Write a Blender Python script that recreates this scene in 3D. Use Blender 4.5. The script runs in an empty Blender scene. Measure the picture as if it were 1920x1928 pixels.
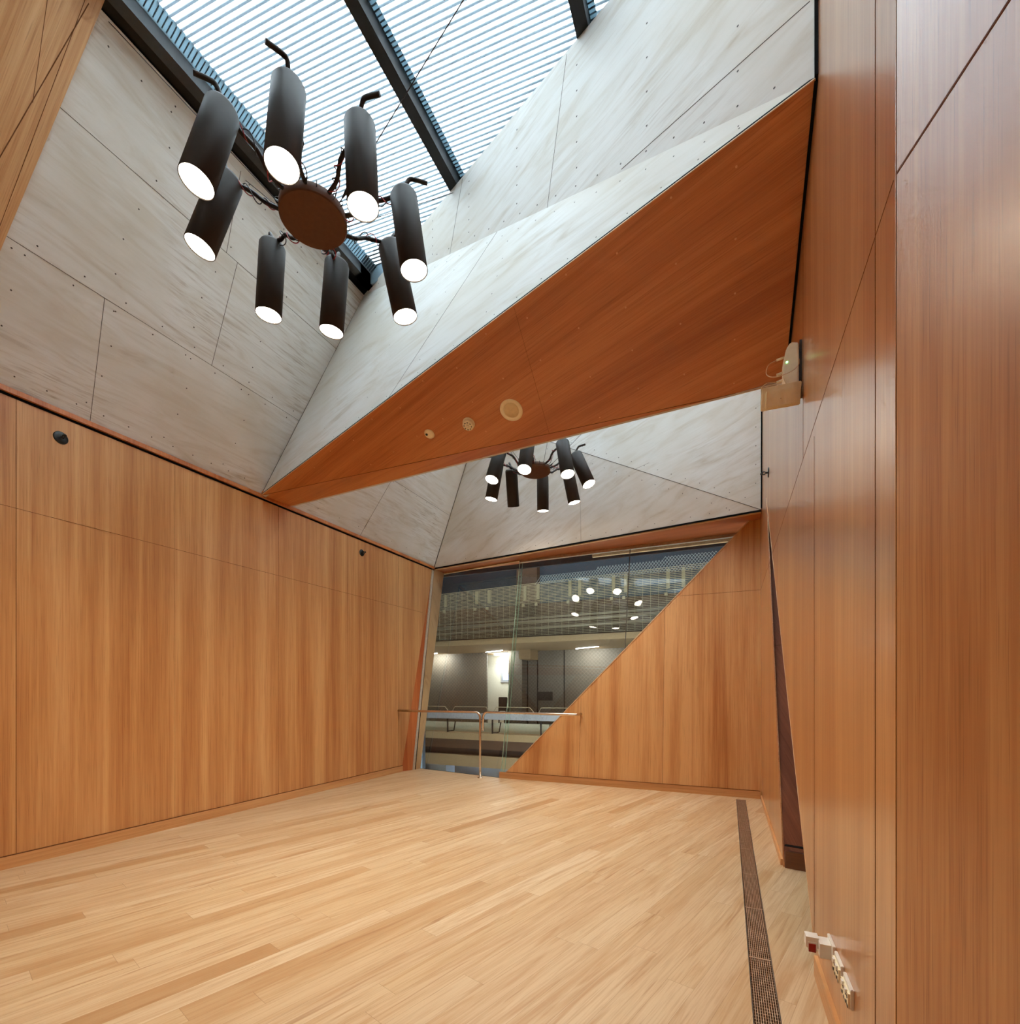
import bpy, bmesh, math, random
from mathutils import Vector, Matrix
V = Vector
random.seed(7)
scn = bpy.context.scene
col = scn.collection
ROOM = V((-2.4, 3.4, 2.2))

# ------------------------------------------------------------------ helpers
def lin(r, g, b):
    f = lambda c: (c/255/12.92) if c/255 <= .04045 else ((c/255+.055)/1.055)**2.4
    return (f(r), f(g), f(b), 1)

def link(name, me, mats, parent=None):
    o = bpy.data.objects.new(name, me)
    for m in (mats if isinstance(mats, (list, tuple)) else [mats]):
        me.materials.append(m)
    col.objects.link(o)
    if parent is not None:
        o.parent = parent
    return o

def build(name, bm, mats, parent=None, smooth=False):
    me = bpy.data.meshes.new(name)
    bm.normal_update()
    bm.to_mesh(me); bm.free()
    if smooth:
        for p in me.polygons: p.use_smooth = True
    return link(name, me, mats, parent)

def empty(name, loc=(0, 0, 0), rot=(0, 0, 0)):
    o = bpy.data.objects.new(name, None); col.objects.link(o)
    o.location = loc; o.rotation_euler = rot
    o.empty_display_size = .1
    return o

def tag(o, label=None, cat=None, group=None, kind=None):
    if label: o['label'] = label
    if cat: o['category'] = cat
    if group: o['group'] = group
    if kind: o['kind'] = kind
    return o

def struct(o, label=None):
    o['kind'] = 'structure'
    if label: o['label'] = label
    o['category'] = {'wall': 'wall', 'floor': 'floor', 'ceiling': 'ceiling', 'trim': 'trim',
                     'window': 'window', 'baseboard': 'baseboard', 'door': 'door'}.get(o.name.split('_')[0].split('.')[0], 'structure')
    return o

def prism(bm, pts, off, mi=0):
    """closed solid from a planar polygon pts swept by vector off"""
    off = V(off)
    a = [bm.verts.new(V(p)) for p in pts]
    b = [bm.verts.new(V(p)+off) for p in pts]
    fs = [bm.faces.new(a), bm.faces.new(b[::-1])]
    n = len(pts)
    for i in range(n):
        j = (i+1) % n
        fs.append(bm.faces.new((a[j], a[i], b[i], b[j])))
    for f in fs: f.material_index = mi
    bmesh.ops.recalc_face_normals(bm, faces=fs)
    return fs

def pnormal(pts, room=ROOM):
    """unit normal of the polygon, pointing into the room"""
    p = [V(q) for q in pts]
    n = V((0, 0, 0))
    for i in range(len(p)):
        a, b = p[i], p[(i+1) % len(p)]
        n += a.cross(b)
    n.normalize()
    c = sum(p, V())/len(p)
    if n.dot(room-c) < 0: n = -n
    return n

def bar(bm, a, b, w, h, side=None, mi=0):
    """box along a->b, w along 'side', h along the third direction, centred"""
    a, b = V(a), V(b)
    d = (b-a).normalized()
    s = V(side) if side is not None else (V((0, 0, 1)) if abs(d.z) < .9 else V((1, 0, 0)))
    s = (s-d*s.dot(d)).normalized()
    t = d.cross(s)
    q = [a+s*w/2*i+t*h/2*j for i, j in ((1, 1), (-1, 1), (-1, -1), (1, -1))]
    return prism(bm, q, b-a, mi)

def box(bm, x0, x1, y0, y1, z0, z1, mi=0):
    return prism(bm, [(x0, y0, z0), (x1, y0, z0), (x1, y1, z0), (x0, y1, z0)], (0, 0, z1-z0), mi)

def tube(bm, pts, r, seg=8, mi=0, cap=True):
    pts = [V(p) for p in pts]
    rings = []
    n = len(pts)
    up = None
    for i, p in enumerate(pts):
        d = (pts[min(i+1, n-1)]-pts[max(i-1, 0)]).normalized()
        if up is None:
            up = d.orthogonal().normalized()
        up = (up-d*up.dot(d)).normalized()
        s = d.cross(up)
        rr = r[i] if isinstance(r, (list, tuple)) else r
        rings.append([bm.verts.new(p+(up*math.cos(k*2*math.pi/seg)+s*math.sin(k*2*math.pi/seg))*rr) for k in range(seg)])
    fs = []
    for a, b in zip(rings, rings[1:]):
        for k in range(seg):
            fs.append(bm.faces.new((a[k], a[(k+1) % seg], b[(k+1) % seg], b[k])))
    if cap:
        fs.append(bm.faces.new(rings[0][::-1])); fs.append(bm.faces.new(rings[-1]))
    for f in fs: f.material_index = mi; f.smooth = True
    for f in fs[-2:] if cap else []: f.smooth = False
    bmesh.ops.recalc_face_normals(bm, faces=fs)
    return fs

def lathe(bm, prof, seg=32, mi=0, M=None):
    """prof: list of (r, z), revolved about z; closed by caps where r=0"""
    rings = []
    for r, z in prof:
        if r < 1e-6:
            rings.append([bm.verts.new((0, 0, z))])
        else:
            rings.append([bm.verts.new((r*math.cos(k*2*math.pi/seg), r*math.sin(k*2*math.pi/seg), z)) for k in range(seg)])
    fs = []
    for a, b in zip(rings, rings[1:]):
        for k in range(seg):
            k2 = (k+1) % seg
            if len(a) == 1 and len(b) == 1: continue
            if len(a) == 1: fs.append(bm.faces.new((a[0], b[k], b[k2])))
            elif len(b) == 1: fs.append(bm.faces.new((a[k], a[k2], b[0])))
            else: fs.append(bm.faces.new((a[k], a[k2], b[k2], b[k])))
    for f in fs: f.material_index = mi
    bmesh.ops.recalc_face_normals(bm, faces=fs)
    if M is not None:
        bmesh.ops.transform(bm, matrix=M, verts=[v for r in rings for v in r])
    return fs

def smooth_curve(pts, n=8):
    """Catmull-Rom through pts"""
    p = [V(q) for q in pts]
    p = [p[0]*2-p[1]]+p+[p[-1]*2-p[-2]]
    out = []
    for i in range(1, len(p)-2):
        for k in range(n):
            t = k/n
            a, b, c, d = p[i-1], p[i], p[i+1], p[i+2]
            out.append(.5*((2*b)+(c-a)*t+(2*a-5*b+4*c-d)*t*t+(3*b-a-3*c+d)*t**3))
    out.append(p[-2])
    return out

# ------------------------------------------------------------------ materials
class NT:
    def __init__(s, name):
        s.m = bpy.data.materials.new(name); s.m.use_nodes = True
        s.t = s.m.node_tree; s.t.nodes.clear()
        s.out = s.n('ShaderNodeOutputMaterial')
    def n(s, typ, **kw):
        x = s.t.nodes.new(typ)
        for k, v in kw.items():
            if k.startswith('i_'):
                x.inputs[k[2:].replace('_', ' ')].default_value = v
            else: setattr(x, k, v)
        return x
    def l(s, a, b): s.t.links.new(a, b)
    def math(s, op, a, b=None, c=None):
        x = s.n('ShaderNodeMath', operation=op)
        for i, q in enumerate((a, b, c)):
            if q is None: continue
            if isinstance(q, (int, float)): x.inputs[i].default_value = q
            else: s.l(q, x.inputs[i])
        return x.outputs[0]
    def dot(s, vec, d):
        x = s.n('ShaderNodeVectorMath', operation='DOT_PRODUCT')
        s.l(vec, x.inputs[0]); x.inputs[1].default_value = d
        return x.outputs['Value']
    def comb(s, a, b, c):
        x = s.n('ShaderNodeCombineXYZ')
        for i, q in enumerate((a, b, c)):
            if isinstance(q, (int, float)): x.inputs[i].default_value = q
            else: s.l(q, x.inputs[i])
        return x.outputs[0]
    def noise(s, vec, scale=1, detail=3, rough=.5, dist=0):
        x = s.n('ShaderNodeTexNoise')
        s.l(vec, x.inputs['Vector'])
        x.inputs['Scale'].default_value = scale; x.inputs['Detail'].default_value = detail
        x.inputs['Roughness'].default_value = rough; x.inputs['Distortion'].default_value = dist
        return x.outputs['Fac']
    def ramp(s, fac, stops, interp='LINEAR'):
        x = s.n('ShaderNodeValToRGB'); s.l(fac, x.inputs[0])
        e = x.color_ramp; e.interpolation = interp
        while len(e.elements) < len(stops): e.elements.new(.5)
        for k, (p, c) in zip(e.elements, stops): k.position = p; k.color = c
        return x.outputs[0]
    def mix(s, fac, a, b, mode='MIX'):
        x = s.n('ShaderNodeMix', data_type='RGBA', blend_type=mode)
        for i, q in ((0, fac), (6, a), (7, b)):
            if isinstance(q, (int, float)): x.inputs[i].default_value = q
            elif isinstance(q, tuple): x.inputs[i].default_value = q
            else: s.l(q, x.inputs[i])
        return x.outputs[2]
    def bsdf(s, color, rough=.5, metal=0, spec=.5, coat=0, coat_rough=.1, bump=None, bumpd=.001):
        p = s.n('ShaderNodeBsdfPrincipled')
        if isinstance(color, tuple): p.inputs['Base Color'].default_value = color
        else: s.l(color, p.inputs['Base Color'])
        if isinstance(rough, (int, float)): p.inputs['Roughness'].default_value = rough
        else: s.l(rough, p.inputs['Roughness'])
        p.inputs['Metallic'].default_value = metal
        p.inputs['Specular IOR Level'].default_value = spec
        p.inputs['Coat Weight'].default_value = coat
        p.inputs['Coat Roughness'].default_value = coat_rough
        if bump is not None:
            b = s.n('ShaderNodeBump'); b.inputs['Strength'].default_value = .4; b.inputs['Distance'].default_value = bumpd
            s.l(bump, b.inputs['Height']); s.l(b.outputs[0], p.inputs['Normal'])
        s.l(p.outputs[0], s.out.inputs[0])
        return p

def simple(name, c, rough=.5, metal=0, spec=.5, var=.06, scale=30):
    t = NT(name)
    tc = t.n('ShaderNodeTexCoord')
    f = t.noise(tc.outputs['Object'], scale, 3)
    dark = tuple(x*(1-var*2) for x in c[:3])+(1,)
    lite = tuple(min(1, x*(1+var*2)) for x in c[:3])+(1,)
    t.bsdf(t.ramp(f, [(.3, dark), (.7, lite)]), rough, metal, spec)
    return t.m

def emis(name, c, s):
    t = NT(name)
    e = t.n('ShaderNodeEmission'); e.inputs[0].default_value = c; e.inputs[1].default_value = s
    t.l(e.outputs[0], t.out.inputs[0])
    return t.m

def veneer(name, grain, across, c_dark, c_mid, c_lite, seed=0, panel=1.22, phase=0., rough=.34, spec=.5, band=1.0, coat=0., ior=1.5):
    """crown and quarter cut timber veneer: fine pores along the grain, broad soft bands, sheets of width 'panel'"""
    t = NT(name)
    pos = t.n('ShaderNodeTexCoord').outputs['Object']
    g = t.dot(pos, grain); a = t.dot(pos, across)
    sh = t.math('FLOOR', t.math('DIVIDE', t.math('SUBTRACT', a, phase), panel))
    wn = t.n('ShaderNodeTexWhiteNoise', noise_dimensions='1D'); t.l(t.math('ADD', sh, seed+.5), wn.inputs['W'])
    off = t.math('MULTIPLY', wn.outputs['Value'], 37.)
    # broad bands
    v1 = t.comb(t.math('MULTIPLY', a, 4.2), off, t.math('MULTIPLY', g, .22))
    n1 = t.noise(v1, 1, 3, .55, .25)
    # mid streaks
    v2 = t.comb(t.math('MULTIPLY', a, 26.), off, t.math('MULTIPLY', g, .55))
    n2 = t.noise(v2, 1, 3, .6, .3)
    # fine pores
    v3 = t.comb(t.math('MULTIPLY', a, 230.), off, t.math('MULTIPLY', g, 3.2))
    n3 = t.noise(v3, 1, 2, .6)
    v4 = t.comb(t.math('MULTIPLY', a, 95.), off, t.math('MULTIPLY', g, 1.0))
    n4 = t.noise(v4, 1, 2, .5)
    f = t.math('ADD', t.math('MULTIPLY', n1, .52*band), t.math('ADD', t.math('MULTIPLY', n2, .24), t.math('ADD', t.math('MULTIPLY', n4, .16), t.math('MULTIPLY', n3, .10))))
    colr = t.ramp(f, [(.39, c_dark), (.51, c_mid), (.62, c_lite)])
    pores = t.ramp(n3, [(.30, (.62, .55, .5, 1)), (.42, (1, 1, 1, 1))])
    colr = t.mix(.55, colr, pores, 'MULTIPLY')
    pb = t.bsdf(colr, rough, 0, spec, coat, .24, bump=n3, bumpd=.0006)
    pb.inputs['Coat IOR'].default_value = ior
    return t.m

def plyboard(name, grain, across, tint=(1, 1, 1), seed=0., amt=1.):
    """lime washed plywood: pale grey with brownish wandering grain"""
    t = NT(name)
    pos = t.n('ShaderNodeTexCoord').outputs['Object']
    g = t.dot(pos, grain); a = t.dot(pos, across)
    v1 = t.comb(t.math('MULTIPLY', a, 7.), seed, t.math('MULTIPLY', g, 1.1))
    n1 = t.noise(v1, 1, 5, .62, 1.3)
    v2 = t.comb(t.math('MULTIPLY', a, 45.), seed, t.math('MULTIPLY', g, 3.))
    n2 = t.noise(v2, 1, 3, .6, .6)
    n0 = t.noise(t.comb(a, seed, g), 1.1, 2, .5)
    T = lambda r, gg, b: tuple(x*y for x, y in zip(lin(r, gg, b)[:3], tint))+(1,)
    base = t.ramp(n1, [(.22, T(186, 176, 160)), (.38, T(208, 204, 195)), (.52, T(218, 217, 212)), (.8, T(226, 226, 223))])
    stain = t.math('MULTIPLY', t.ramp(n2, [(.50, (0, 0, 0, 1)), (.72, (1, 1, 1, 1))]), t.ramp(n0, [(.45, (.05, .05, .05, 1)), (.68, (.75, .75, .75, 1))]))
    colr = t.mix(t.math('MULTIPLY', stain, amt), base, T(140, 116, 88))
    colr = t.mix(t.math('MULTIPLY', t.ramp(n0, [(.35, (1, 1, 1, 1)), (.55, (0, 0, 0, 1))]), .35), colr, T(190, 176, 150))
    t.bsdf(colr, .62, 0, .35, bump=n2, bumpd=.0008)
    return t.m

def floor_mat():
    t = NT('blackbutt_floorboards')
    pos = t.n('ShaderNodeTexCoord').outputs['Object']
    th = math.radians(16)
    L = (math.sin(th), math.cos(th), 0); A = (math.cos(th), -math.sin(th), 0)
    u = t.dot(pos, L); a = t.dot(pos, A)
    w, ln = .13, 1.9
    rowf = t.math('DIVIDE', t.math('ADD', a, .03), w)
    row = t.math('FLOOR', rowf)
    wn = t.n('ShaderNodeTexWhiteNoise', noise_dimensions='1D'); t.l(row, wn.inputs['W'])
    uu = t.math('DIVIDE', t.math('ADD', u, t.math('MULTIPLY', wn.outputs['Value'], 11.)), ln)
    colf = t.math('FLOOR', uu)
    wn2 = t.n('ShaderNodeTexWhiteNoise', noise_dimensions='2D'); t.l(t.comb(row, colf, 0), wn2.inputs['Vector'])
    r = wn2.outputs['Value']
    off = t.math('MULTIPLY', r, 53.)
    n1 = t.noise(t.comb(t.math('MULTIPLY', a, 16.), off, t.math('MULTIPLY', u, 1.0)), 1, 4, .6, 1.1)
    n2 = t.noise(t.comb(t.math('MULTIPLY', a, 110.), off, t.math('MULTIPLY', u, 3.)), 1, 3, .6)
    n3 = t.noise(t.comb(t.math('MULTIPLY', a, 30.), off, t.math('MULTIPLY', u, 1.4)), 1, 2, .5, .8)
    board = t.ramp(r, [(0, lin(182, 146, 106)), (.06, lin(188, 154, 114)), (.09, lin(198, 168, 130)), (.35, lin(203, 176, 138)), (.6, lin(209, 185, 150)), (.8, lin(200, 171, 134)), (1, lin(212, 190, 157))])
    colr = t.mix(t.math('MULTIPLY', t.ramp(n1, [(.32, (1, 1, 1, 1)), (.56, (0, 0, 0, 1))]), .62), board, lin(172, 128, 82))
    colr = t.mix(t.math('MULTIPLY', t.ramp(n2, [(.36, (1, 1, 1, 1)), (.52, (0, 0, 0, 1))]), .28), colr, lin(160, 116, 74))
    colr = t.mix(t.math('MULTIPLY', t.ramp(n3, [(.26, (1, 1, 1, 1)), (.36, (0, 0, 0, 1))]), .6), colr, lin(150, 104, 64))
    fr = t.math('FRACT', rowf); e1 = t.math('MINIMUM', fr, t.math('SUBTRACT', 1., fr))
    g1 = t.math('LESS_THAN', e1, .0055)
    fu = t.math('FRACT', uu); e2 = t.math('MINIMUM', fu, t.math('SUBTRACT', 1., fu))
    g2 = t.math('LESS_THAN', e2, .0005)
    gap = t.math('MAXIMUM', g1, g2)
    colr = t.mix(t.math('MULTIPLY', gap, .55), colr, lin(120, 84, 50))
    t.bsdf(colr, t.math('ADD', .34, t.math('MULTIPLY', n2, .14)), 0, .45, bump=n2, bumpd=.0004)
    return t.m

def glass_mat(name, tint, refl=1.0):
    t = NT(name)
    tr = t.n('ShaderNodeBsdfTransparent'); tr.inputs[0].default_value = tint
    gl = t.n('ShaderNodeBsdfGlossy'); gl.inputs['Roughness'].default_value = 0.0
    gl.inputs[0].default_value = (1, 1, 1, 1)
    fr = t.n('ShaderNodeFresnel'); fr.inputs[0].default_value = 1.5
    mx = t.n('ShaderNodeMixShader')
    geo = t.n('ShaderNodeNewGeometry')
    front = t.math('SUBTRACT', 1., geo.outputs['Backfacing'])
    t.l(t.math('MULTIPLY', t.math('MULTIPLY', fr.outputs[0], refl), front), mx.inputs[0]); t.l(tr.outputs[0], mx.inputs[1]); t.l(gl.outputs[0], mx.inputs[2])
    t.l(mx.outputs[0], t.out.inputs[0])
    return t.m

def sheet_mat():
    """thin translucent corrugated sheet over the skylight"""
    t = NT('corrugated_translucent_sheet')
    tr = t.n('ShaderNodeBsdfTransparent'); tr.inputs[0].default_value = (.93, .96, .97, 1)
    tl = t.n('ShaderNodeBsdfTranslucent'); tl.inputs[0].default_value = (.85, .9, .93, 1)
    mx = t.n('ShaderNodeMixShader'); mx.inputs[0].default_value = .35
    t.l(tr.outputs[0], mx.inputs[1]); t.l(tl.outputs[0], mx.inputs[2]); t.l(mx.outputs[0], t.out.inputs[0])
    return t.m

OD, OM, OL = lin(178, 116, 67), lin(203, 147, 92), lin(219, 169, 114)
def translucent(name, c, f):
    t = NT(name)
    tl = t.n('ShaderNodeBsdfTranslucent'); tl.inputs[0].default_value = c
    df = t.n('ShaderNodeBsdfPrincipled'); df.inputs['Base Color'].default_value = c; df.inputs['Roughness'].default_value = .4
    mx = t.n('ShaderNodeMixShader'); mx.inputs[0].default_value = f
    t.l(df.outputs[0], mx.inputs[1]); t.l(tl.outputs[0], mx.inputs[2]); t.l(mx.outputs[0], t.out.inputs[0])
    return t.m
M = {}
M['v_left'] = veneer('honey_veneer_left_wall', (0, 0, 1), (0, 1, 0), OD, OM, OL, 1, 1.22, .71)
M['v_right'] = veneer('honey_veneer_right_wall', (0, 0, 1), (0, 1, 0), OD, OM, OL, 5, 1.24, .54, rough=.36, spec=.6, coat=1., band=.7, ior=1.7)
M['v_near'] = veneer('honey_veneer_near_panel', (0, 0, 1), (.3, .95, 0), OD, OM, OL, 5, 1.24, .30, rough=.38, spec=.5, coat=.7, band=.7, ior=1.45)
M['v_back'] = veneer('honey_veneer_back_wall', (0, 0, 1), (1, 0, 0), OD, OM, OL, 9, 1.24, -.838, band=1.15)
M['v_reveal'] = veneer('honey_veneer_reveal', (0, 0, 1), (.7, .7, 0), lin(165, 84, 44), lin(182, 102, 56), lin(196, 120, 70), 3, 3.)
M['v_soffit'] = veneer('honey_veneer_soffit', (.955, -.28, .08), (.28, .955, 0), lin(170, 96, 52), lin(192, 118, 68), lin(206, 136, 84), 4, 1.3, 3.1)  # redder than the walls: warm bounce light put into the veneer colour
M['v_soffit0'] = veneer('honey_veneer_near_soffit', (.45, .1, .88), (-.2, .97, .0), lin(196, 146, 98), lin(218, 176, 128), lin(230, 194, 150), 6, 1.3, .2, rough=.30, coat=.3, band=.8)  # lightened base: the panel's bright glare painted into the veneer
M['v_head'] = veneer('honey_veneer_header', (.99, -.15, 0), (.15, .99, 0), lin(160, 82, 44), lin(178, 98, 54), lin(190, 112, 66), 8, 5)  # darker and redder: the underside's warm shade is put into this colour
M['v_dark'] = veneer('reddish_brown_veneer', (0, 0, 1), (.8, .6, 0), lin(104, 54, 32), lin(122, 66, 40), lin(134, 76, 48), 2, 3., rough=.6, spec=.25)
M['skirt_y'] = veneer('skirting_timber_side', (0, 1, 0), (0, 0, 1), lin(184, 130, 80), lin(204, 152, 100), lin(214, 166, 114), 7, 9)
M['skirt_x'] = veneer('skirting_timber_back', (1, 0, 0), (0, 0, 1), lin(184, 130, 80), lin(204, 152, 100), lin(214, 166, 114), 7, 9)
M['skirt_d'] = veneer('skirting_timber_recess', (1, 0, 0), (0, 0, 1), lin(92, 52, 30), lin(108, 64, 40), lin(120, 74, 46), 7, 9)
M['edge'] = simple('pale_timber_edge', lin(214, 180, 136), .5)
M['jamb'] = veneer('pale_jamb_timber', (0, .2, .98), (1, 0, 0), lin(172, 138, 96), lin(190, 156, 112), lin(204, 172, 128), 3, 9)
M['ply_l'] = plyboard('limewashed_ply_left', (.15, .99, 0), (.5, 0, .86), seed=1.)
M['ply_f'] = plyboard('limewashed_ply_beam', (.86, -.36, .36), (.1, .6, .8), seed=5., amt=.4)
M['ply_u'] = plyboard('limewashed_ply_beam_top', (.86, -.36, .36), (.1, .6, .8), seed=9., amt=.4)
M['ply_b'] = plyboard('limewashed_ply_back', (.93, -.1, .34), (-.3, .3, .9), seed=13., amt=.5)
M['floor'] = floor_mat()
M['black'] = simple('black_shadow_gap', (.004, .004, .004, 1), .8, spec=.1)
M['seam'] = simple('dark_panel_joint', lin(112, 72, 46), .8, spec=.1)
M['seamg'] = simple('grey_panel_joint', lin(92, 86, 78), .8, spec=.1)
M['screwd'] = simple('dark_screw_head', lin(70, 62, 54), .5)
M['screwl'] = simple('filled_screw_hole', lin(214, 158, 112), .6)
M['steel_d'] = simple('dark_steel', lin(54, 56, 58), .5, .0, .4)
M['steel_b'] = simple('black_steel', lin(20, 20, 21), .5, .0, .3)
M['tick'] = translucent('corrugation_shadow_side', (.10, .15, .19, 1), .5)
M['galv'] = translucent('pale_blue_translucent_closer', (.40, .52, .58, 1), .55)
M['rib'] = translucent('translucent_rib', (.40, .46, .50, 1), .6)
M['sheet'] = sheet_mat()
M['lamp'] = simple('dark_bronze_paint', lin(42, 33, 26), .5, .0, .3, .04)
M['disc'] = simple('rusty_brown_disc', lin(98, 66, 48), .6, .0, .3, .05)
M['rod'] = simple('blackened_steel_rod', lin(44, 38, 36), .5, .4)
M['redwire'] = simple('red_cable', lin(150, 34, 40), .5)
M['blackwire'] = simple('black_cable', lin(24, 20, 20), .5)
M['lens'] = emis('lit_lens', (1.0, .88, .70, 1), 14)
M['rail'] = simple('brushed_stainless_rail', (.75, .66, .58, 1), .24, 1.0, var=.02)
M['glass'] = glass_mat('window_glass', (.93, .96, .95, 1), 1.6)
M['glass_edge'] = simple('green_glass_edge', lin(150, 178, 156), .3)
M['fin'] = glass_mat('green_glass_fin', (.90, .97, .93, 1), 1.0)
M['alu'] = simple('brushed_aluminium', lin(200, 192, 176), .4, .35)
M['grate'] = simple('bronze_grate_metal', lin(196, 168, 142), .4, .6)
M['pit'] = simple('dark_trench', lin(26, 20, 16), .9, spec=.1)
M['white'] = simple('white_plastic', lin(226, 222, 212), .4, var=.02)
M['cream'] = simple('cream_plastic', lin(242, 230, 196), .45, var=.02)
M['cream2'] = simple('cream_speaker_grille', lin(224, 204, 160), .7, var=.03)
M['red'] = simple('red_switch_rocker', lin(150, 20, 12), .35)
M['blackp'] = simple('black_plastic', lin(16, 18, 17), .35)
M['led'] = emis('green_status_light', (.3, 1, .35, 1), 2)

# ------------------------------------------------------------------ the room shell
def panel(name, pts, mat, thick=.05, seams=(), seam_mat=None, screws=(), screw_mat=None, sw=.004, sr=.006, room=ROOM, rims=None):
    """wall or ceiling panel: a solid behind the polygon, with thin joints and screw heads on its face"""
    n = pnormal(pts, room)
    bm = bmesh.new()
    prism(bm, pts, -n*thick, 0)
    for s in seams:
        w = s[2] if len(s) > 2 else sw
        bar(bm, V(s[0])+n*.0002, V(s[1])+n*.0002, w, .0016, side=n.cross(V(s[1])-V(s[0])), mi=1)
    for p in screws:
        c = V(p)+n*.0010
        u = n.orthogonal().normalized(); v = n.cross(u)
        vs = [bm.verts.new(c+(u*math.cos(k*math.pi/4)+v*math.sin(k*math.pi/4))*sr) for k in range(8)]
        f = bm.faces.new(vs); f.normal_update()
        if f.normal.dot(n) < 0: f.normal_flip()
        f.material_index = 2
    return build(name, bm, [mat, seam_mat or M['seam'], screw_mat or M['screwd']])

XL, XR = -5.187, .403
ZC = 3.78
# floor with the trench for the grate cut out
bm = bmesh.new()
GX0, GX1 = .098, .208
def slab(pts): prism(bm, pts, (0, 0, -.12))
slab([(-5.3, -2.6, 0), (GX0, -2.6, 0), (GX0, 7.12, 0), (-3.30, 7.12, 0), (-3.34, 7.088, 0), (-5.3, 7.39, 0)])
slab([(GX0, -2.6, 0), (GX1, -2.6, 0), (GX1, .6, 0), (GX0, .6, 0)])
slab([(GX0, 6.93, 0), (GX1, 6.93, 0), (GX1, 7.12, 0), (GX0, 7.12, 0)])
slab([(GX1, -2.6, 0), (2.6, -2.6, 0), (2.6, 7.12, 0), (GX1, 7.12, 0)])
floor = struct(build('floor', bm, M['floor']), 'pale honey hardwood floorboards laid diagonally across the room')

# left wall
seamz = 2.857
ys = [.71, 1.93, 3.15, 4.415, 5.64, 6.86]
sm = [((XL, -2.4, 2.86), (XL, 7.60, 2.86), .003)]
for y in ys:
    sm.append(((XL, y, .1), (XL, y, 2.86), .0012 if y != 1.93 else .004))
    sm.append(((XL, y, 2.86), (XL, y, 3.735), .002 if y != 1.93 else .004))
wl = panel('wall_left', [(XL, -2.6, 0), (XL, 6.95, 0), (XL, 7.96, ZC), (XL, -2.6, ZC)], M['v_left'], .06, seams=sm)
struct(wl, 'long honey veneer wall on the left with vertical grain')
bm = bmesh.new()
box(bm, XL-.0, XL+.003, -2.5, 7.94, 3.730, 3.752, 1)
box(bm, XL, XL+.03, -2.5, 7.94, 3.752, 3.792, 0)
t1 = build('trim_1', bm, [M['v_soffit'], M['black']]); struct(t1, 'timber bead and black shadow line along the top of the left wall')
bm = bmesh.new()
box(bm, XL, XL+.018, -2.5, 6.97, 0, .098, 0)
box(bm, XL, XL+.019, -2.5, 6.97, .098, .103, 1)
struct(build('baseboard_left', bm, [M['skirt_y'], M['seam']]), 'honey timber skirting under the left wall')

# red splayed reveal at the end of the left wall, then the pale jamb
RB0, RB1, RT = V((XL, 6.95, 0)), V((-5.115, 7.34, 0)), V((XL, 7.96, ZC))
RT1 = V((XL-.0, 8.30, ZC))
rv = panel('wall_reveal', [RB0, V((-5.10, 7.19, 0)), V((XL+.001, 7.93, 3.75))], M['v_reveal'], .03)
struct(rv, 'narrow red-brown splayed reveal between left wall and window')
bm = bmesh.new()
box(bm, XL+.0, -5.09, 6.96, 7.0, 0, .098)
# ceiling facets ---------------------------------------------------------------
def lf(y, z):  # point on the sloping left facets
    return V((XL+(z-3.79)*(1.30/2.21), y, z))
S1 = V((XL, 4.16, 3.78)); Q = V((-3.884, 4.482, 6.02))
P3 = V((.392, 2.79, 4.403)); P4 = V((.392, 4.17, 3.71)); P2 = V((XL, 4.60, 3.79))
Rt = V((.392, 2.80, 6.02))
def lerp(a, b, t): return V(a)+(V(b)-V(a))*t
bm.free()
# joints on the left facet (lines across the slope and down it)
sj = [((lf(1.55, 4.64)), (lf(4.28, 4.64))), (lf(1.7, 5.44), lf(4.4, 5.44)),
      (lf(2.29, 4.64), lf(2.42, 3.80)), (lf(3.13, 5.44), lf(3.20, 4.64)), (lf(2.93, 5.97), lf(3.02, 5.44))]
sc = []
for y in (1.72, 2.36, 3.0, 3.62):
    for k in range(10): sc.append(lf(y+.06*math.sin(k), 3.92+k*.225))
for k in range(12): sc.append(lf(1.7+.2*k, 3.88)); sc.append(lf(1.95+.21*k, 5.90))
for k in range(9): sc.append(lf(1.8+.29*k, 4.60)); sc.append(lf(1.85+.29*k, 4.69))
cl = panel('ceiling', [lf(1.5, 3.79), lf(4.165, 3.79), lf(4.49, 6.02), lf(1.5, 6.02)], M['ply_l'], .05, seams=sj, seam_mat=M['seamg'], screws=sc, sw=.004)
struct(cl, 'sloping pale limewashed plywood ceiling rising from left wall to skylight')
sc = []
for k in range(7):
    sc.append(lf(5.0+.4*k, 3.9)); sc.append(lf(5.2+.3*k, 4.62))
cl2 = panel('ceiling', [lf(4.60, 3.79), lf(7.97, 3.79), lf(7.375, 6.04), lf(4.90, 6.04)], M['ply_l'], .05,
            seams=[(lf(4.7, 4.64), lf(7.7, 4.64)), (lf(5.9, 3.79), lf(6.05, 4.64))], seam_mat=M['seamg'], screws=sc)
struct(cl2, 'sloping pale plywood ceiling behind the timber beam, above far left wall')
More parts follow.
